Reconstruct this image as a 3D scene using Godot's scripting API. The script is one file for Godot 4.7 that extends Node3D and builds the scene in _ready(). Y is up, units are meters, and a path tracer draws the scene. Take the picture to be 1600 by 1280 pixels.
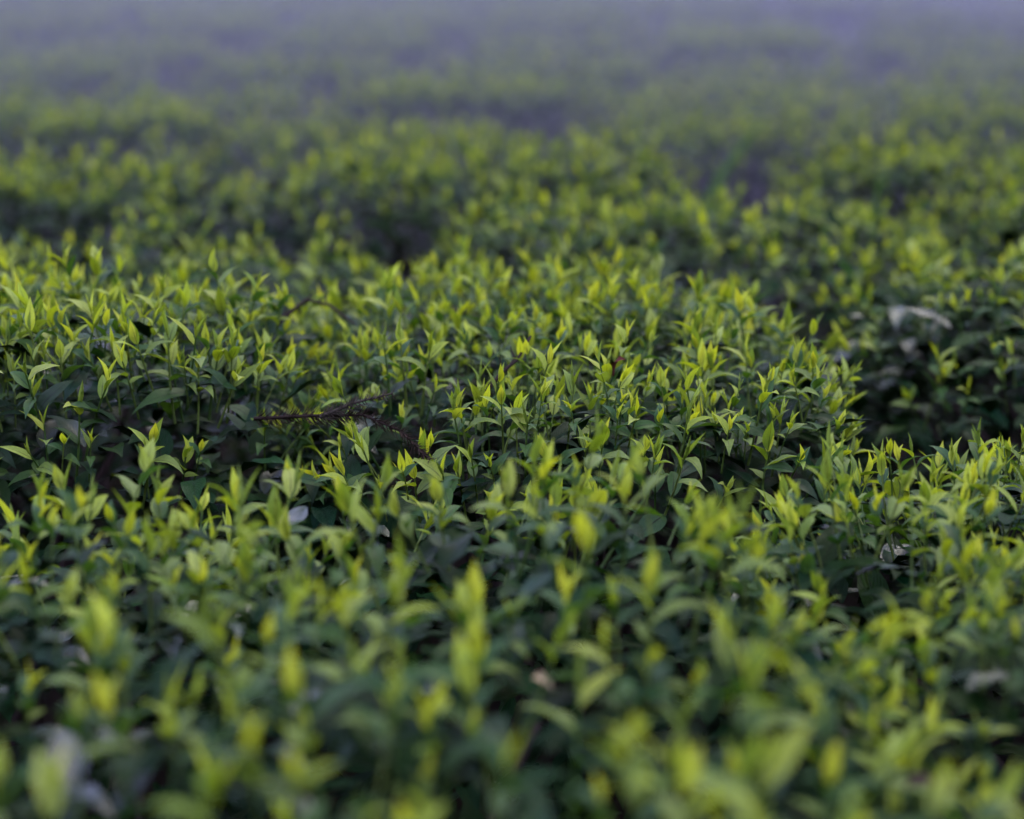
extends Node3D
# A tea field at dusk: clipped tea bushes with fresh shoots, sharp in one plane, haze behind.

const EYE := Vector3(0, 1.30, 0)
const PITCH := 13.5
const GROUND := 0.0

var rng := RandomNumberGenerator.new()
var noise := FastNoiseLite.new()
var young: StandardMaterial3D
var mature: StandardMaterial3D
var waxy: StandardMaterial3D
var bark: StandardMaterial3D
var dry: StandardMaterial3D
var shoots: Array = []          # shoot patterns: {stem, pieces: [[name, mesh, transform]], whole}
var old_leaves: Array = []      # meshes of mature leaves
var cam: Camera3D
var used := {}

# ------------------------------------------------------------------ helpers
func numbered(called: String) -> String:
	var n: int = used.get(called, 0)
	used[called] = n + 1
	return called if n == 0 else "%s_%03d" % [called, n]

func tag(o: Node, label: String, category: String, group := "") -> void:
	o.set_meta("label", label)
	o.set_meta("category", category)
	if group != "":
		o.set_meta("group", group)

func part(called: String, mesh: Mesh, mat: Material, parent: Node, at := Transform3D.IDENTITY, n := 0) -> MeshInstance3D:
	var o := MeshInstance3D.new()
	o.name = called if n == 0 else "%s_%03d" % [called, n]
	o.mesh = mesh
	o.material_override = mat
	o.transform = at
	parent.add_child(o, true)
	return o

func copies(called: String, mesh: Mesh, mat: Material, parent: Node, where: Array, tints: Array) -> void:
	if where.is_empty():
		return
	var m := MultiMesh.new()
	m.transform_format = MultiMesh.TRANSFORM_3D
	m.use_colors = true
	m.mesh = mesh
	m.instance_count = where.size()
	for i in where.size():
		m.set_instance_transform(i, where[i])
		m.set_instance_color(i, tints[i])
	var o := MultiMeshInstance3D.new()
	o.name = called
	o.multimesh = m
	o.material_override = mat
	o.set_meta("kind", "stuff")
	parent.add_child(o, true)

func joined(called: String, lists: Array, mat: Material, parent: Node) -> void:
	# lists of [mesh, transform, tint] become one part
	var pts := PackedVector3Array()
	var nrm := PackedVector3Array()
	var uvs := PackedVector2Array()
	var cc := PackedColorArray()
	var idx := PackedInt32Array()
	var read := {}
	for a in lists:
		if not read.has(a[0]):
			read[a[0]] = a[0].surface_get_arrays(0)
		var arr: Array = read[a[0]]
		var base := pts.size()
		var tr: Transform3D = a[1]
		var vv: PackedVector3Array = tr * arr[Mesh.ARRAY_VERTEX]
		var turn := Transform3D(tr.basis.orthonormalized(), Vector3.ZERO)
		var nn: PackedVector3Array = turn * arr[Mesh.ARRAY_NORMAL]
		pts.append_array(vv)
		nrm.append_array(nn)
		uvs.append_array(arr[Mesh.ARRAY_TEX_UV])
		var c: PackedColorArray = arr[Mesh.ARRAY_COLOR].duplicate()
		var tint: Color = a[2]
		for i in c.size():
			c[i] = c[i] * tint
		cc.append_array(c)
		var ii: PackedInt32Array = arr[Mesh.ARRAY_INDEX].duplicate()
		for i in ii.size():
			ii[i] += base
		idx.append_array(ii)
	if pts.is_empty():
		return
	var out := []
	out.resize(Mesh.ARRAY_MAX)
	out[Mesh.ARRAY_VERTEX] = pts
	out[Mesh.ARRAY_NORMAL] = nrm
	out[Mesh.ARRAY_TEX_UV] = uvs
	out[Mesh.ARRAY_COLOR] = cc
	out[Mesh.ARRAY_INDEX] = idx
	var m := ArrayMesh.new()
	m.add_surface_from_arrays(Mesh.PRIMITIVE_TRIANGLES, out)
	part(called, m, mat, parent).set_meta("kind", "stuff")

func grid_mesh(rows: int, cols: int, pts: PackedVector3Array, uvs: PackedVector2Array, cols_c: PackedColorArray) -> ArrayMesh:
	var idx := PackedInt32Array()
	for i in rows - 1:
		for j in cols - 1:
			var a := i * cols + j
			for k in [a, a + cols, a + 1, a + 1, a + cols, a + cols + 1]:
				idx.append(k)
	var nrm := PackedVector3Array()
	nrm.resize(pts.size())
	for t in range(0, idx.size(), 3):
		var p := pts[idx[t]]
		var n := (pts[idx[t + 2]] - p).cross(pts[idx[t + 1]] - p)
		for k in 3:
			nrm[idx[t + k]] += n
	for i in nrm.size():
		nrm[i] = nrm[i].normalized() if nrm[i].length() > 1e-12 else Vector3.UP
	var arr := []
	arr.resize(Mesh.ARRAY_MAX)
	arr[Mesh.ARRAY_VERTEX] = pts
	arr[Mesh.ARRAY_NORMAL] = nrm
	arr[Mesh.ARRAY_TEX_UV] = uvs
	arr[Mesh.ARRAY_COLOR] = cols_c
	arr[Mesh.ARRAY_INDEX] = idx
	var m := ArrayMesh.new()
	m.add_surface_from_arrays(Mesh.PRIMITIVE_TRIANGLES, arr)
	return m

# A leaf blade: grows along +Y from its base and arches towards +Z; its upper face looks towards -Z.
func leaf_mesh(length: float, width: float, fold: float, arch: float, tip: float, wave: float, twist: float, tone: Color, rows := 9) -> ArrayMesh:
	var cols := 5
	var pts := PackedVector3Array()
	var uvs := PackedVector2Array()
	var cc := PackedColorArray()
	var pos := Vector3.ZERO
	var ang := 0.0
	var phase := rng.randf() * TAU
	for i in rows:
		var t := float(i) / (rows - 1)
		var dir := Vector3(0, cos(ang), sin(ang))
		var up := Vector3(0, sin(ang), -cos(ang))
		var side := Vector3.RIGHT.rotated(dir, twist * t)
		var w := width * 0.5 * pow(sin(PI * pow(t, 0.80)), 0.9) * (1.08 - 0.62 * pow(t, 2.0))
		if i == 0:
			w = width * 0.05
		if i == rows - 1:
			w = width * 0.012
		var f := fold * (1.0 - 0.35 * t)
		for j in cols:
			var u := (float(j) / (cols - 1)) * 2.0 - 1.0
			var rise := absf(u) * sin(f) + wave * sin(t * 13.0 + phase + u * 1.3) * u * u
			pts.append(pos + side * (u * w * cos(f)) + up.rotated(dir, twist * t) * (rise * w))
			uvs.append(Vector2(0.5 + 0.48 * u, t))
			cc.append(tone)
		ang += (arch * (0.4 + 1.2 * t) + (tip if t > 0.6 else 0.0)) / (rows - 1)
		pos += Vector3(0, cos(ang), sin(ang)) * length / (rows - 1)
	return grid_mesh(rows, cols, pts, uvs, cc)

func tube(path: Array, radii: Array, sides: int, tone: Color) -> ArrayMesh:
	var pts := PackedVector3Array()
	var uvs := PackedVector2Array()
	var cc := PackedColorArray()
	for i in path.size():
		var d: Vector3 = (path[mini(i + 1, path.size() - 1)] - path[maxi(i - 1, 0)]).normalized()
		var a := d.cross(Vector3(0.31, 0.2, 0.93)).normalized()
		var b := a.cross(d)
		for j in sides + 1:
			var th := TAU * j / sides
			pts.append(path[i] + (a * cos(th) + b * sin(th)) * float(radii[i]))
			uvs.append(Vector2(0.2 + 0.03 * j / sides, 0.5 + 0.03 * i))
			cc.append(tone)
	return grid_mesh(path.size(), sides + 1, pts, uvs, cc)

func bud_mesh(length: float, tone: Color) -> ArrayMesh:
	var path := []
	var radii := []
	var lean := Vector3(rng.randf_range(-0.15, 0.15), 0, rng.randf_range(-0.15, 0.15))
	var prof := [0.35, 0.9, 1.0, 0.8, 0.45, 0.06]
	for i in 6:
		var t := i / 5.0
		path.append(Vector3(0, t * length, 0) + lean * t * t * length)
		radii.append(prof[i] * length * 0.062)
	return tube(path, radii, 5, tone)

func mixc(a: Color, b: Color, t: float) -> Color:
	return a.lerp(b, t)

# ------------------------------------------------------------------ materials
func leaf_images(deep: float, seed_: int) -> Array:
	var w := 128
	var h := 256
	var col := Image.create(w, h, true, Image.FORMAT_RGB8)
	var bump := Image.create(w, h, true, Image.FORMAT_RGB8)
	var fine := FastNoiseLite.new()
	fine.seed = seed_
	fine.frequency = 0.05
	fine.fractal_octaves = 4
	for y in h:
		var t := float(y) / h
		for x in w:
			var u := absf(float(x) / w - 0.5) * 2.0
			var s := 1.0 if x > w / 2 else -1.0
			var mid := exp(-pow(u / (0.06 * (1.15 - t)), 2.0))
			# side veins leave the midrib and bend towards the tip
			var ph := (t - 0.28 * u - 0.12 * u * u + 0.02 * s) * 11.0
			var d := absf(ph - roundf(ph))
			var vein := exp(-pow(d / 0.085, 2.0)) * smoothstep(0.02, 0.1, u) * (1.0 - smoothstep(0.75, 0.97, u))
			var n := fine.get_noise_2d(x, y)
			var n2 := fine.get_noise_2d(x * 4.0 + 900.0, y * 4.0)
			var v := 0.93 + 0.1 * n + 0.05 * n2 - deep * 0.58 * mid - deep * 0.13 * vein
			var edge := smoothstep(0.93, 1.0, u) * 0.12
			col.set_pixel(x, y, Color(clampf(v + edge + 0.03 * n, 0, 1), clampf(v + edge * 0.8, 0, 1), clampf(v * 0.97 + edge * 0.6, 0, 1)))
			var hgt := clampf(0.62 - 0.35 * mid - 0.3 * vein + 0.12 * n2 + 0.1 * n, 0, 1)
			bump.set_pixel(x, y, Color(hgt, hgt, hgt))
	bump.bump_map_to_normal_map(5.0)
	col.generate_mipmaps()
	return [ImageTexture.create_from_image(col), ImageTexture.create_from_image(bump)]

func leaf_material(deep: float, seed_: int, rough: float, through: Color, spec: float) -> StandardMaterial3D:
	var im := leaf_images(deep, seed_)
	var m := StandardMaterial3D.new()
	m.vertex_color_use_as_albedo = true
	m.albedo_texture = im[0]
	m.normal_enabled = true
	m.normal_texture = im[1]
	m.normal_scale = 1.0
	m.roughness = rough
	m.metallic_specular = spec
	m.backlight_enabled = true
	m.backlight = through
	m.cull_mode = BaseMaterial3D.CULL_DISABLED
	return m

func plain(rough: float) -> StandardMaterial3D:
	var m := StandardMaterial3D.new()
	m.vertex_color_use_as_albedo = true
	m.roughness = rough
	m.metallic_specular = 0.12
	m.cull_mode = BaseMaterial3D.CULL_DISABLED
	return m

# ------------------------------------------------------------------ shoot patterns
const TONES := [Color(0.59, 0.62, 0.06), Color(0.45, 0.53, 0.06), Color(0.23, 0.32, 0.045), Color(0.06, 0.125, 0.026), Color(0.025, 0.062, 0.018)]

func make_patterns() -> void:
	var buds := []
	for k in 4:
		buds.append(bud_mesh(0.022 + 0.004 * k, mixc(TONES[1], TONES[2], k / 3.0)))
	# classes of young leaf, each in several tones and bends
	var kinds := {"cup": [], "narrow": [], "open": [], "arched": [], "lower": [], "fish": []}
	var vary := func(c: Color) -> Color: return c * rng.randf_range(0.75, 1.06) * Color(rng.randf_range(0.88, 1.0), 1.0, rng.randf_range(0.8, 1.7))
	for k in 10:
		var r := func(a: float, b: float) -> float: return rng.randf_range(a, b)
		kinds.cup.append(leaf_mesh(r.call(0.028, 0.038), r.call(0.0115, 0.0150), r.call(0.45, 0.8), r.call(-0.15, 0.35), r.call(-0.3, 0.5), 0.06, r.call(-0.3, 0.3), vary.call(TONES[k % 3 if k > 4 else k % 2])))
		kinds.narrow.append(leaf_mesh(r.call(0.028, 0.04), r.call(0.0065, 0.0095), r.call(0.8, 1.2), r.call(0.0, 0.35), r.call(-0.2, 0.3), 0.04, r.call(-0.4, 0.4), vary.call(TONES[1 + k % 2])))
		kinds.open.append(leaf_mesh(r.call(0.036, 0.048), r.call(0.0125, 0.0165), r.call(0.25, 0.6), r.call(0.4, 1.0), r.call(-0.1, 0.6), 0.1, r.call(-0.4, 0.4), vary.call(TONES[1 + k % 3])))
		kinds.arched.append(leaf_mesh(r.call(0.040, 0.056), r.call(0.0145, 0.0190), r.call(0.2, 0.5), r.call(0.8, 1.5), r.call(0.0, 0.7), 0.12, r.call(-0.3, 0.3), vary.call(TONES[2 + k % 2])))
		kinds.lower.append(leaf_mesh(r.call(0.045, 0.062), r.call(0.019, 0.025), r.call(0.1, 0.35), r.call(0.5, 1.3), r.call(-0.1, 0.4), 0.1, r.call(-0.3, 0.3), vary.call(TONES[3 + k % 2])))
		kinds.fish.append(leaf_mesh(r.call(0.018, 0.026), r.call(0.010, 0.013), r.call(0.2, 0.5), r.call(0.3, 0.9), 0.0, 0.05, 0.0, vary.call(TONES[2])))
	for n in 32:
		var stem_len := rng.randf_range(0.020, 0.048)
		var lean := Vector3(rng.randf_range(-0.2, 0.2), 0, rng.randf_range(-0.2, 0.2))
		var along := func(t: float) -> Vector3: return Vector3(0, -0.05 + t * (stem_len + 0.05), 0) + lean * t * t * stem_len
		var path := []
		var radii := []
		for i in 6:
			path.append(along.call(i / 5.0))
			radii.append(0.0017 - 0.00014 * i)
		var p := {"stem": tube(path, radii, 5, mixc(TONES[3], Color(0.2, 0.26, 0.06), rng.randf())), "pieces": []}
		var turn := rng.randf() * TAU
		var style := n % 4
		var list := []
		if style == 0:      # bud and two leaves that still stand up
			list = [["bud", 1.0, 0.05], ["cup", 0.97, 0.14], ["open", 0.88, 0.35], ["open", 0.76, 0.5], ["arched", 0.6, 0.7], ["lower", 0.3, 0.9]]
		elif style == 1:    # long open shoot
			list = [["bud", 1.0, 0.1], ["narrow", 0.98, 0.16], ["open", 0.88, 0.4], ["arched", 0.7, 0.65], ["arched", 0.5, 0.8], ["lower", 0.25, 1.0]]
		elif style == 2:    # two leaves closed like a tulip
			list = [["cup", 1.0, 0.06], ["cup", 0.98, 0.22], ["open", 0.86, 0.4], ["arched", 0.72, 0.6], ["fish", 0.6, 0.7]]
		else:
			list = [["narrow", 1.0, 0.04], ["cup", 0.98, 0.2], ["narrow", 0.9, 0.3], ["open", 0.8, 0.45], ["arched", 0.62, 0.7]]
		for e in list:
			turn += 2.4 + rng.randf_range(-0.35, 0.35)
			var mesh: Mesh = buds[rng.randi() % 4] if e[0] == "bud" else kinds[e[0]][rng.randi() % 10]
			var tilt: float = e[2] * rng.randf_range(0.9, 1.6) + rng.randf_range(0.0, 0.08)
			var b := Basis(Vector3.UP, turn) * Basis(Vector3.RIGHT, tilt)
			b = b.scaled(Vector3.ONE * rng.randf_range(0.85, 1.2))
			p.pieces.append(["bud" if e[0] == "bud" else "leaf", mesh, Transform3D(b, along.call(e[1]))])
		var st := SurfaceTool.new()
		st.append_from(p.stem, 0, Transform3D.IDENTITY)
		for e in p.pieces:
			st.append_from(e[1], 0, e[2])
		p.whole = st.commit()
		shoots.append(p)
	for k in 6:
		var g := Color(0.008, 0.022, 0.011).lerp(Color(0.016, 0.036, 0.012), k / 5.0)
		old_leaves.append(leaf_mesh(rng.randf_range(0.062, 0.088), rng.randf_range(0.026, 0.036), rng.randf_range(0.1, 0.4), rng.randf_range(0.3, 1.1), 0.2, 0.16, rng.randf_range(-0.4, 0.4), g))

func rise(d: float) -> float:
	# the far field climbs gently
	var t := maxf(0.0, d - 7.0)
	return 0.050 * t * t / (t + 2.0)

# ------------------------------------------------------------------ a tea bush
# b: {x, d, rx, rz, top, seed, thin}; all in metres, d = distance ahead of the camera
func edge_of(b: Dictionary, th: float) -> float:
	return 1.0 + 0.13 * noise.get_noise_2d(cos(th) * 60.0 + b.seed * 37.0, sin(th) * 60.0)

func table(b: Dictionary, x: float, z: float, r: float) -> float:
	# height of the plucked table above the bush's base, rounded off at the rim
	return b.top + 0.035 * noise.get_noise_2d((b.x + x) * 90.0, (z - b.d) * 90.0) + 0.075 * clump(b, x, z) - float(b.get("rim", 0.075)) * pow(smoothstep(0.72, 1.02, r), 1.4) + float(b.get("sx", 0.0)) * x

func clump(b: Dictionary, x: float, z: float) -> float:
	# where shoots crowd together (above zero) and where pits are left between them
	return noise.get_noise_2d((b.x + x) * 330.0 + 50.0, (z - b.d) * 330.0)

func in_view(p: Vector3) -> float:
	# depth along the lens axis, or -1 outside the frame (with some margin)
	var q := cam.transform.affine_inverse() * p
	if q.z > -0.3:
		return -1.0
	var k := tan(deg_to_rad(cam.fov * 0.5)) * -q.z
	return -q.z if absf(q.x) < k * 1.30 and absf(q.y) < k * 1.06 else -1.0

func spots(b: Dictionary, cell: float, r_max: float, keep: float) -> Array:
	var out := []
	var nx := int(ceil(b.rx * 1.15 / cell))
	var nz := int(ceil(b.rz * 1.15 / cell))
	for i in range(-nx, nx + 1):
		for j in range(-nz, nz + 1):
			var x := (i + rng.randf_range(-0.5, 0.5)) * cell
			var z := (j + rng.randf_range(-0.5, 0.5)) * cell
			var r: float = pow(pow(absf(x) / b.rx, 2.8) + pow(absf(z) / b.rz, 2.8), 1.0 / 2.8) / edge_of(b, atan2(z, x))
			if r < r_max and rng.randf() < (keep if keep > 1.5 else keep * smoothstep(-0.34, 0.12, clump(b, x, z)) * 1.25):
				out.append([x, z, r])
	return out

func shoot_transform(b: Dictionary, s: Array) -> Transform3D:
	var out_dir := Vector2(s[0] / b.rx, s[1] / b.rz)
	var lean := smoothstep(0.7, 1.0, s[2]) * 0.5
	var bas := Basis(Vector3(out_dir.y, 0, -out_dir.x).normalized(), lean) if out_dir.length() > 0.01 else Basis.IDENTITY
	bas = bas * Basis(Vector3(rng.randfn(), 0, rng.randfn()).normalized(), rng.randf_range(0.0, 0.42)) * Basis(Vector3.UP, rng.randf() * TAU)
	var k := rng.randf_range(0.55, 1.05) * float(b.get("size", 1.0))
	return Transform3D(bas.scaled(Vector3.ONE * k), Vector3(s[0], table(b, s[0], s[1], s[2]) + rng.randf_range(-0.035, 0.012), s[1]))

func build_bush(b: Dictionary, singles: int, split: int, leaves_single: int) -> Node3D:
	rng.seed = 1000 + int(b.seed)
	var root := Node3D.new()
	root.name = numbered("tea_bush")
	add_child(root)
	root.position = Vector3(b.x, GROUND, -b.d)
	root.rotation.y = b.get("yaw", 0.0)
	# wood
	var wood := Color(0.040, 0.031, 0.025)
	var base := [Vector3(0, -0.04, 0), Vector3(0.01, 0.06, 0.0), Vector3(0.02, 0.15, 0.01)]
	part("trunk", tube(base, [0.032, 0.026, 0.022], 8, wood), bark, root)
	for k in 9:
		var th := TAU * k / 9.0 + rng.randf() * 0.5
		var rr := rng.randf_range(0.5, 0.9)
		var e := Vector3(cos(th) * b.rx * rr, b.top - rng.randf_range(0.08, 0.14), sin(th) * b.rz * rr)
		var s0 := Vector3(0.02, 0.10 + 0.01 * k, 0.01)
		var pth := []
		var rad := []
		for i in 7:
			var t := i / 6.0
			var bend := Vector3(rng.randf_range(-0.02, 0.02), 0.07 * sin(PI * t) * (1.0 if k % 2 else -0.4), rng.randf_range(-0.02, 0.02)) * sin(PI * t)
			pth.append(s0.lerp(e, t) + bend)
			rad.append(lerpf(0.012, 0.0035, t))
		part("branch", tube(pth, rad, 6, wood), bark, root, Transform3D.IDENTITY, k)
	# shoots on the table
	var pts := spots(b, b.get("cell", 0.033), b.get("r_max", 1.0), b.get("keep", 0.92))
	var placed := []
	for s in pts:
		var tr := shoot_transform(b, s)
		var v := in_view(root.transform * tr.origin + Vector3(0, 0.04, 0))
		placed.append([v, rng.randi() % shoots.size(), tr])
	var shown := placed.filter(func(a): return a[0] > 0.0)
	shown.sort_custom(func(a, c): return a[0] < c[0])
	var rest := placed.filter(func(a): return a[0] <= 0.0)
	if singles == 0:
		rest = placed
		shown = []
	elif shown.size() > singles:
		rest += shown.slice(singles)
		shown = shown.slice(0, singles)
	# those nearest the sharp plane are taken apart leaf by leaf
	var order := range(shown.size())
	order.sort_custom(func(i, j): return absf(shown[i][0] - 2.06) < absf(shown[j][0] - 2.06))
	var taken := {}
	for i in order.slice(0, split):
		taken[i] = true
	for i in shown.size():
		var p: Dictionary = shoots[shown[i][1]]
		if taken.has(i):
			var o := part("shoot", p.stem, young, root, shown[i][2], i)
			var n_leaf := 0
			for e in p.pieces:
				if e[0] == "bud":
					part("bud", e[1], young, o, e[2])
				else:
					part("leaf", e[1], young, o, e[2], n_leaf)
					n_leaf += 1
		else:
			part("shoot", p.whole, young, root, shown[i][2], i)
	var joins := []
	for a in rest:
		if singles > 0 and a[0] <= 0.0 and a[2].origin.z > 0.25 and b.d < 2.0:
			continue
		var g := rng.randf_range(0.75, 1.15)
		joins.append([shoots[a[1]].whole, a[2], Color(g, g * rng.randf_range(0.95, 1.05), g)])
	joined("young_growth", joins, young, root)
	# mature leaves: a layer under the shoots and a skirt down the sides
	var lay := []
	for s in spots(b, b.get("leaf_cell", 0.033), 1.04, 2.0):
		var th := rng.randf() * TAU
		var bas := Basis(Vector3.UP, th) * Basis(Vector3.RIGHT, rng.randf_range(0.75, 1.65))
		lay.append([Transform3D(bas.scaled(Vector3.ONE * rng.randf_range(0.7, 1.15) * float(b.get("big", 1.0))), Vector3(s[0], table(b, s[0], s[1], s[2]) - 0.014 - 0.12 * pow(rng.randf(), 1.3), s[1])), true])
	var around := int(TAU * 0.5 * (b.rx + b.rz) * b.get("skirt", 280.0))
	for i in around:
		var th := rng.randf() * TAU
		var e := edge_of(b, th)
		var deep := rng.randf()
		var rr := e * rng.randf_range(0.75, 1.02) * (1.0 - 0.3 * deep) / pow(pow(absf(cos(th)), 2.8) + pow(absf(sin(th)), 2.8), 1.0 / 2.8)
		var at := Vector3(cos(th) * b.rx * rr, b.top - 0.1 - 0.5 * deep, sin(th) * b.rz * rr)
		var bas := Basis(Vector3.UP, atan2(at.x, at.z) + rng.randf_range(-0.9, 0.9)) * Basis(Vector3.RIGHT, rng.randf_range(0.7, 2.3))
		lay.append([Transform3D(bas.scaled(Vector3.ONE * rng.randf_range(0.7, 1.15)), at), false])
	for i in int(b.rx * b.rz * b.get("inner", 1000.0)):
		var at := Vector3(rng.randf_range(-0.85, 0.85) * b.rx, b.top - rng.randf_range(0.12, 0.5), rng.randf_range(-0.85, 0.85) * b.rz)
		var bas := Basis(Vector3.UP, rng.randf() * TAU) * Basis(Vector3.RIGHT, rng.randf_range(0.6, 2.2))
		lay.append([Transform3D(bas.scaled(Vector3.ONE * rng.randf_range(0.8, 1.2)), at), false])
	var single := 0
	var old := []
	for a in lay:
		var k := rng.randi() % 6
		if a[1] and single < leaves_single and in_view(root.transform * a[0].origin) > 0.0 and rng.randf() < 0.5:
			part("mature_leaf", old_leaves[k], waxy if single % 3 == 0 else mature, root, a[0], single)
			single += 1
			continue
		var g := rng.randf_range(0.6, 1.3)
		old.append([old_leaves[k], a[0], Color(g * rng.randf_range(0.85, 1.25), g, g * rng.randf_range(0.85, 1.1))])
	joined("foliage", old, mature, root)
	return root

# ------------------------------------------------------------------ scene
func _ready() -> void:
	rng.seed = 7
	noise.seed = 11
	noise.frequency = 0.02
	# camera
	cam = Camera3D.new()
	cam.name = "camera"
	add_child(cam)
	var lens := CameraAttributesPhysical.new()
	lens.frustum_focal_length = 56.26
	lens.exposure_aperture = 1.9
	lens.frustum_focus_distance = 2.06
	lens.frustum_near = 0.05
	lens.frustum_far = 400.0
	cam.attributes = lens
	cam.position = EYE
	cam.rotation_degrees = Vector3(-PITCH, 0, 0)
	cam.near = 0.05
	cam.far = 400.0
	cam.fov = rad_to_deg(2.0 * atan(640.0 / 3000.0))
	cam.current = true
	# sky, air and exposure
	var env := Environment.new()
	var sky := Sky.new()
	var sm := ProceduralSkyMaterial.new()
	sm.sky_top_color = Color(0.67, 0.69, 0.90)
	sm.sky_horizon_color = Color(0.69, 0.69, 0.88)
	sm.sky_curve = 0.2
	sm.sky_energy_multiplier = 1.4
	sm.ground_bottom_color = Color(0.10, 0.11, 0.10)
	sm.ground_horizon_color = Color(0.45, 0.46, 0.52)
	sm.sun_angle_max = 40.0
	sky.sky_material = sm
	env.background_mode = Environment.BG_SKY
	env.sky = sky
	env.tonemap_mode = Environment.TONE_MAPPER_LINEAR
	env.tonemap_exposure = 3.05
	env.volumetric_fog_enabled = true
	env.volumetric_fog_density = 0.0
	env.sdfgi_enabled = true
	env.ssao_enabled = true
	env.ssil_enabled = true
	var we := WorldEnvironment.new()
	we.name = "world_environment"
	we.environment = env
	add_child(we)
	# the low veiled sun ahead of the camera
	var sun := DirectionalLight3D.new()
	sun.name = "sun"
	sun.light_energy = 0.34
	sun.light_angular_distance = 34.0
	sun.light_color = Color(1.0, 0.96, 0.95)
	sun.shadow_enabled = true
	add_child(sun)
	sun.rotation_degrees = Vector3(-54, 158, 0)
	# materials
	young = leaf_material(1.0, 3, 0.42, Color(0.95, 0.95, 0.5), 0.32)
	mature = leaf_material(0.45, 9, 0.30, Color(0.14, 0.18, 0.07), 0.13)
	waxy = mature.duplicate()
	waxy.roughness = 0.27
	waxy.metallic_specular = 0.5
	bark = plain(0.9)
	dry = plain(0.85)
	make_patterns()
	build_ground()
	build_sky_blocking_slope()
	build_bushes()
	build_extras()
	build_mist()

func build_mist() -> void:
	# thin mist over the whole far field, and a thicker bank that drifts in from the right
	mist_bank("mist", RenderingServer.FOG_VOLUME_SHAPE_BOX, Vector3(70, 7.0, 58), Vector3(0, 3.0, -33.9), 0.044, "thin bluish mist lying over the far tea field")
	mist_bank("mist_bank", RenderingServer.FOG_VOLUME_SHAPE_ELLIPSOID, Vector3(18, 8, 26), Vector3(8.5, 1.8, -19), 0.075, "thicker pale mist drifting over the far right of the field")

func mist_bank(called: String, shape: int, size: Vector3, at: Vector3, density: float, label: String) -> void:
	var f := FogVolume.new()
	f.name = called
	f.shape = shape
	f.size = size
	f.position = at
	var m := FogMaterial.new()
	m.density = density
	m.albedo = Color(0.80, 0.80, 0.88)
	f.material = m
	f.set_meta("kind", "stuff")
	f.set_meta("label", label)
	add_child(f)

func build_sky_blocking_slope() -> void:
	# added slope, never in view: blocks the rear sky so camera-facing sides darken
	var n := 60
	var pts := PackedVector3Array()
	var uvs := PackedVector2Array()
	var cc := PackedColorArray()
	for i in n + 1:
		for j in n + 1:
			var x := (float(j) / n - 0.5) * 120.0
			var z := 44.0 - 42.0 * float(i) / n
			var up := pow((z - 2.0) / 42.0, 1.15) * 30.0
			pts.append(Vector3(x, GROUND - 0.1 + up + 0.5 * noise.get_noise_2d(x * 25.0, z * 25.0) * minf(1.0, (z - 2.0) * 0.3), z))
			uvs.append(Vector2(x, z))
			cc.append(Color(0.035, 0.055, 0.02) * (1.0 + 0.5 * noise.get_noise_2d(x * 90.0, z * 90.0)))
	var g := part("hillside", grid_mesh(n + 1, n + 1, pts, uvs, cc), plain(0.9), self)
	g.set_meta("kind", "structure")
	g.set_meta("label", "added unseen green slope behind the camera that blocks the rear sky")

func build_ground() -> void:
	var n := 90
	var size := 180.0
	var pts := PackedVector3Array()
	var uvs := PackedVector2Array()
	var cc := PackedColorArray()
	for i in n + 1:
		for j in n + 1:
			var fx := (float(j) / n - 0.5) * 2.0
			var fz := float(i) / n
			var x := signf(fx) * pow(absf(fx), 2.0) * size * 0.5
			var z := 6.0 - pow(fz, 2.0) * size
			pts.append(Vector3(x, GROUND + rise(-z) + 0.02 * noise.get_noise_2d(x * 80.0, z * 80.0), z))
			uvs.append(Vector2(x, z))
			cc.append(Color(1, 1, 1))
	var m := StandardMaterial3D.new()
	var t := NoiseTexture2D.new()
	t.width = 512
	t.height = 512
	t.seamless = true
	t.noise = FastNoiseLite.new()
	t.noise.seed = 4
	t.noise.frequency = 0.02
	t.noise.fractal_octaves = 6
	var ramp := Gradient.new()
	ramp.set_color(0, Color(0.055, 0.045, 0.036))
	ramp.set_color(1, Color(0.14, 0.115, 0.09))
	t.color_ramp = ramp
	m.albedo_texture = t
	m.uv1_triplanar = true
	m.uv1_world_triplanar = true
	m.uv1_scale = Vector3.ONE * 0.9
	m.roughness = 0.95
	m.metallic_specular = 0.1
	m.cull_mode = BaseMaterial3D.CULL_DISABLED
	var g := part("ground", grid_mesh(n + 1, n + 1, pts, uvs, cc), m, self)
	g.set_meta("kind", "structure")
	g.set_meta("label", "dark brown soil under the tea bushes")

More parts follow.
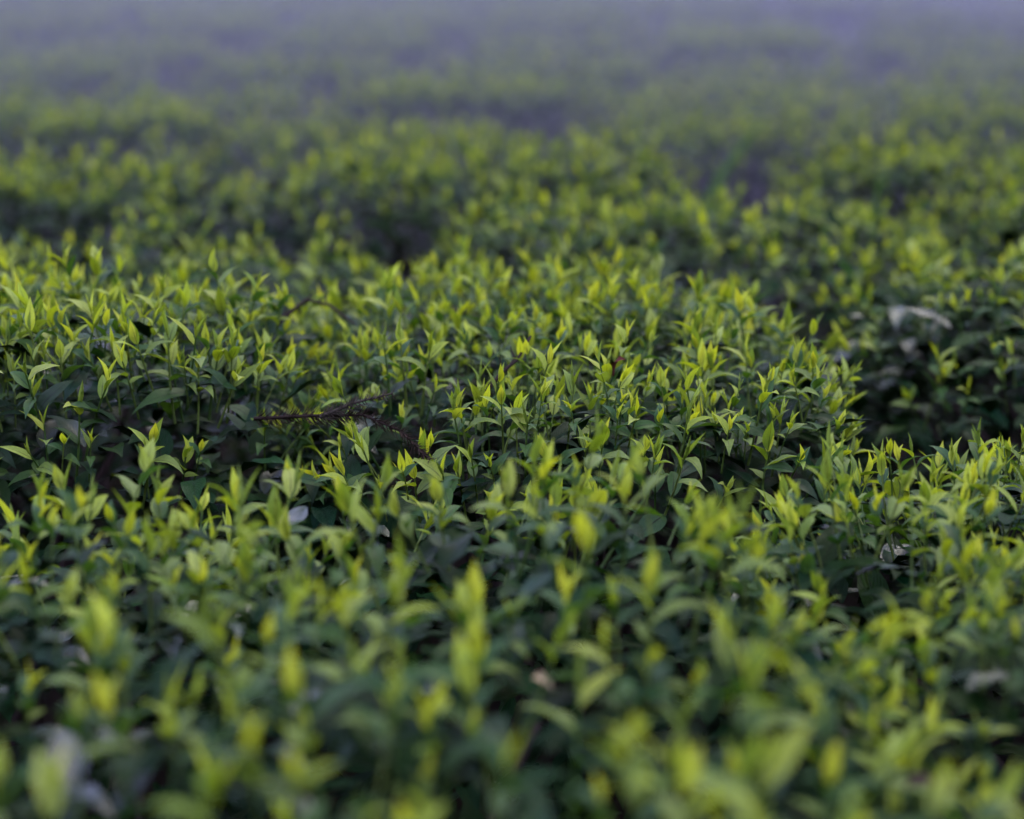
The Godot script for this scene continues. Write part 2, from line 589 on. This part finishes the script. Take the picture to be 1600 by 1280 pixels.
func build_bushes() -> void:
	var e := EYE.y
	# the bushes one can tell apart, front to back
	var near := [
		[{"x": -0.27, "d": 1.22, "rx": 0.58, "rz": 0.64, "top": e - 0.524, "keep": 0.46, "size": 1.12, "big": 0.9, "yaw": 0.13, "sx": 0.04}, 300, 55, 110, "out of focus tea bush filling the lower left front, below the dark hollow"],
		[{"x": 0.72, "d": 1.55, "rx": 0.49, "rz": 0.62, "cell": 0.031, "top": e - 0.548, "keep": 1.0}, 300, 65, 70, "tea bush at lower right, its sharp far rim in front of a dark hollow"],
		[{"x": -0.68, "d": 2.33, "rx": 0.48, "rz": 0.33, "rim": 0.10, "r_max": 0.94, "top": e - 0.462, "cell": 0.028, "keep": 1.3}, 300, 70, 80, "sharp raised tea bush at left edge with dark open front under its shoots"],
		[{"x": 0.07, "d": 2.47, "rx": 0.35, "rz": 0.54, "cell": 0.030, "top": e - 0.505, "keep": 1.05}, 300, 65, 80, "tea bush in the middle behind the dry brown frond, left of the hollow"],
		[{"x": 0.94, "d": 2.84, "rx": 0.46, "rz": 0.42, "top": e - 0.52, "keep": 0.48}, 300, 30, 60, "tea bush at right edge just beyond the dark hollow, glossy leaves showing"],
		[{"x": -0.70, "d": 3.20, "rx": 0.54, "rz": 0.58, "top": e - 0.56, "keep": 0.32}, 300, 0, 60, "low tea bush with few shoots and pale shiny leaves behind the raised left bush"],
		[{"x": 0.30, "d": 3.54, "rx": 0.48, "rz": 0.46, "top": e - 0.52, "keep": 0.45}, 300, 0, 30, "soft focus tea bush directly behind the middle bush, beside a dark notch"],
		[{"x": 1.20, "d": 3.72, "rx": 0.46, "rz": 0.44, "top": e - 0.53, "keep": 0.5}, 300, 0, 30, "soft focus tea bush at right, beneath the thin upright grass stem"],
		[{"x": -1.10, "d": 4.36, "rx": 0.50, "rz": 0.46, "top": e - 0.53, "keep": 0.38}, 200, 0, 0, "blurred tea bush at left edge, second behind the raised left bush"],
		[{"x": -0.08, "d": 4.42, "rx": 0.50, "rz": 0.44, "top": e - 0.50, "keep": 0.5}, 200, 0, 0, "blurred tea bush with bright tips, left of the pale grass blade"],
		[{"x": 1.10, "d": 4.52, "rx": 0.47, "rz": 0.40, "top": e - 0.51, "keep": 0.48}, 200, 0, 0, "blurred tea bush with bright tips, right of the pale grass blade"],
	]
	for i in near.size():
		var b: Dictionary = near[i][0]
		b.seed = i + 1
		var o := build_bush(b, near[i][1], near[i][2], near[i][3])
		tag(o, near[i][4], "tea bush", "tea bushes near the camera")
	# patterns for the rows behind
	var protos := []
	for k in 6:
		var b := {"x": 0.0, "d": 0.0, "rx": 0.50, "rz": 0.47, "top": e - 0.52, "seed": 40 + k, "cell": 0.038, "keep": 0.5, "leaf_cell": 0.055, "skirt": 70.0, "inner": 300.0}
		var keep_d := b
		protos.append(build_bush(keep_d, 0, 0, 0))
	var fresh := 0
	rng.seed = 556
	var row := 0
	var d := 5.72
	var ordinals := ["first", "second", "third", "fourth", "fifth", "sixth", "seventh", "eighth", "ninth"]
	while d < 19.0:
		var half := d * 0.2667 * 1.02 + 0.35
		var x := -half - 0.25 - 0.47 * (row % 2) - rng.randf() * 0.2
		var order := 0
		while x < half + 0.4:
			var o: Node3D
			if fresh < protos.size():
				o = protos[fresh]
			else:
				o = protos[rng.randi() % protos.size()].duplicate()
				o.name = numbered("tea_bush")
				add_child(o)
			fresh += 1
			var lift := 0.04 * noise.get_noise_2d(x * 30.0, d * 30.0 + 400.0)
			var dd := d + rng.randf_range(-0.1, 0.1)
			o.position = Vector3(x, GROUND + rise(dd), -dd)
			o.rotation.y = rng.randf_range(-0.25, 0.25) + (PI if rng.randf() < 0.5 else 0.0)
			o.scale = Vector3(rng.randf_range(0.92, 1.06), 1.0 + lift + rng.randf_range(-0.04, 0.03), rng.randf_range(0.92, 1.04))
			if row < 3:
				tag(o, "blurred tea bush, %s from the left in the %s row behind the pale grass blade" % [ordinals[mini(order, 8)], ordinals[row]], "tea bush", "blurred tea bushes in the rows behind")
			else:
				tag(o, "hazy tea bush melting into the mist of the far field", "tea bush", "hazy tea bushes in the far field")
			order += 1
			x += rng.randf_range(0.90, 0.97) + (0.18 if rng.randf() < 0.1 else 0.0)
		row += 1
		d += rng.randf_range(1.18, 1.36)
	# the field goes on beyond what one can tell apart
	var st := SurfaceTool.new()
	rng.seed = 77
	for k in 240:
		var th := rng.randf() * TAU
		var r := sqrt(rng.randf())
		var low := rng.randf() < 0.3
		var at := Vector3(cos(th) * 0.5 * (1.0 if low else r), (rng.randf_range(0.2, 0.7) if low else 0.78 - 0.1 * r * r), sin(th) * 0.45 * (1.0 if low else r))
		var lf: Mesh = old_leaves[k % 6] if low or k % 3 == 0 else shoots[k % shoots.size()].pieces[1][1]
		st.append_from(lf, 0, Transform3D((Basis(Vector3.UP, rng.randf() * TAU) * Basis(Vector3.RIGHT, rng.randf_range(0.1, 1.2))).scaled(Vector3.ONE * 2.2), at))
	var where := []
	var tints := []
	while d < 62.0:
		var x := -d * 0.36 - 2.0
		while x < d * 0.36 + 2.0:
			where.append(Transform3D(Basis(Vector3.UP, rng.randf() * TAU).scaled(Vector3.ONE * rng.randf_range(0.95, 1.12)), Vector3(x, GROUND + rise(d), -d + rng.randf_range(-0.15, 0.15))))
			tints.append(Color.WHITE * rng.randf_range(0.85, 1.1))
			x += rng.randf_range(0.9, 1.1)
		d += 1.3
	copies("tea_field", st.commit(), young, self, where, tints)
	var f := get_node("tea_field")
	f.set_meta("label", "mass of far tea bushes lost in the haze")
	f.set_meta("category", "tea field")

# ------------------------------------------------------------------ small things
func needle_sprig(called: String, path: Array, needle: float, count: int, tone: Color, label: String) -> Node3D:
	var root := Node3D.new()
	root.name = numbered(called)
	add_child(root)
	root.position = path[0]
	var local := []
	var rad := []
	for i in path.size():
		local.append(path[i] - path[0])
		rad.append(lerpf(0.0022, 0.0008, float(i) / (path.size() - 1)))
	part("stem", tube(local, rad, 5, tone * 0.8), dry, root)
	var st := SurfaceTool.new()
	var c := Curve3D.new()
	for p in local:
		c.add_point(p)
	var total := c.get_baked_length()
	for k in count:
		var t := rng.randf()
		var at := c.sample_baked(t * total)
		var fwd := (c.sample_baked(minf(t * total + 0.004, total)) - c.sample_baked(maxf(t * total - 0.004, 0.0))).normalized()
		var side := fwd.cross(Vector3(rng.randfn(), rng.randfn() * 0.6, rng.randfn())).normalized()
		var len_ := needle * rng.randf_range(0.5, 1.1) * (1.0 - 0.4 * t)
		var tip := at + (fwd * rng.randf_range(0.5, 1.2) + side).normalized() * len_
		var mid := at.lerp(tip, 0.5) + Vector3(0, -0.0015, 0)
		var shade := rng.randf_range(0.7, 1.5)
		st.append_from(tube([at, mid, tip], [0.0006, 0.0005, 0.0001], 3, Color(tone.r * shade, tone.g * shade, tone.b * shade)), 0, Transform3D.IDENTITY)
	var o := part("needles", st.commit(), dry, root)
	o.set_meta("kind", "stuff")
	tag(root, label, "dry frond", "")
	return root

func dry_twig(path: Array, label: String) -> void:
	var local := []
	var rad := []
	for i in path.size():
		local.append(path[i] - path[0])
		rad.append(0.0028 - 0.0005 * i)
	var root := Node3D.new()
	root.name = numbered("dry_twig")
	root.position = path[0]
	add_child(root)
	part("stem", tube(local, rad, 6, Color(0.028, 0.021, 0.018)), bark, root)
	for k in 3:
		var a: Vector3 = local[1].lerp(local[2], k * 0.45)
		var d := Vector3(rng.randf_range(-1, 1), rng.randf_range(0.2, 1.0), rng.randf_range(-1, 1)).normalized() * 0.018
		part("spur", tube([a, a + d * 0.5 + Vector3(0, 0.001, 0), a + d], [0.0012, 0.0009, 0.0004], 5, Color(0.03, 0.023, 0.019)), bark, root, Transform3D.IDENTITY, k)
	tag(root, label, "twig", "dry twigs on the bushes")

func blade(called: String, foot: Vector3, height: float, width: float, lean: Vector3, tone: Color, label: String) -> void:
	var rows := 9
	var pts := PackedVector3Array()
	var uvs := PackedVector2Array()
	var cc := PackedColorArray()
	var side := Vector3(1, 0, 0.25).normalized()
	for i in rows:
		var t := i / 8.0
		var p := Vector3(0, height * t, 0) + lean * t * t * height
		var w := width * 0.5 * (0.6 + 0.6 * t) * (1.0 - pow(t, 3.0)) + 0.0004
		for j in 3:
			var u := j - 1.0
			pts.append(p + side * u * w + Vector3(0, 0, -absf(u) * w * 0.5))
			uvs.append(Vector2(0.5 + 0.48 * u, 0.4 + 0.02 * t))
			cc.append(tone)
	var o := part(numbered(called), grid_mesh(rows, 3, pts, uvs, cc), young, self, Transform3D(Basis.IDENTITY, foot))
	tag(o, label, "grass", "grass growing among the tea")

func dead_leaf(at: Vector3, turn: Vector3, length: float, tone: Color, label: String) -> void:
	var m := leaf_mesh(length, length * 0.42, 0.7, 1.2, 0.6, 0.2, 0.9, tone)
	var o := part(numbered("dead_leaf"), m, dry, self, Transform3D(Basis.from_euler(turn), at))
	tag(o, label, "dead leaf", "dead leaves caught in the bushes")

func build_extras() -> void:
	rng.seed = 31
	var e := EYE.y
	var brown := Color(0.030, 0.021, 0.015)
	needle_sprig("dry_frond", [Vector3(-0.27, e - 0.478, -1.95), Vector3(-0.21, e - 0.476, -1.955), Vector3(-0.155, e - 0.474, -1.95), Vector3(-0.115, e - 0.488, -1.935), Vector3(-0.085, e - 0.514, -1.92)], 0.020, 380, brown, "dry brown needled frond lying in the gap in front of middle bush")
	needle_sprig("dry_frond", [Vector3(-0.20, e - 0.474, -1.94), Vector3(-0.165, e - 0.461, -1.95), Vector3(-0.125, e - 0.453, -1.96)], 0.016, 110, Color(0.05, 0.040, 0.030), "short pale side sprig branching upward beside the dry brown frond")
	dry_twig([Vector3(-0.035, e - 0.50, -2.14), Vector3(-0.012, e - 0.475, -2.16), Vector3(0.006, e - 0.462, -2.17), Vector3(0.022, e - 0.44, -2.20)], "bent dark brown twig poking up between shoots of the middle bush")
	dry_twig([Vector3(-0.30, e - 0.465, -2.42), Vector3(-0.265, e - 0.44, -2.44), Vector3(-0.235, e - 0.445, -2.43), Vector3(-0.20, e - 0.465, -2.40)], "dark dry twig lying over the right end of the raised left bush")
	blade("grass_blade", Vector3(0.45, e - 0.72, -4.62), 0.33, 0.030, Vector3(0.5, 0, 0), Color(0.09, 0.17, 0.06), "broad pale green grass blade leaning from the dark gap between blurred bushes")
	blade("grass_blade", Vector3(0.70, e - 0.62, -3.75), 0.20, 0.006, Vector3(0.12, 0, 0), Color(0.12, 0.24, 0.06), "thin upright grass stem above the right hand bushes")
	blade("grass_blade", Vector3(0.60, e - 0.60, -3.25), 0.12, 0.012, Vector3(-0.7, 0, 0), Color(0.05, 0.16, 0.03), "short dark green blade leaning left among soft focus shoots")
	dead_leaf(Vector3(0.115, e - 0.475, -2.12), Vector3(0.2, 0.6, 0.15), 0.045, Color(0.09, 0.03, 0.022), "reddish brown dead leaf standing among shoots of middle bush")
	dead_leaf(Vector3(0.015, e - 0.535, -1.36), Vector3(1.2, 1.0, 0.2), 0.024, Color(0.30, 0.23, 0.12), "pale straw coloured dead leaf on the front left bush")
	dead_leaf(Vector3(0.27, e - 0.56, -1.22), Vector3(1.3, 2.0, 0.1), 0.035, Color(0.045, 0.025, 0.020), "reddish dead leaf near bottom right between the front bushes")
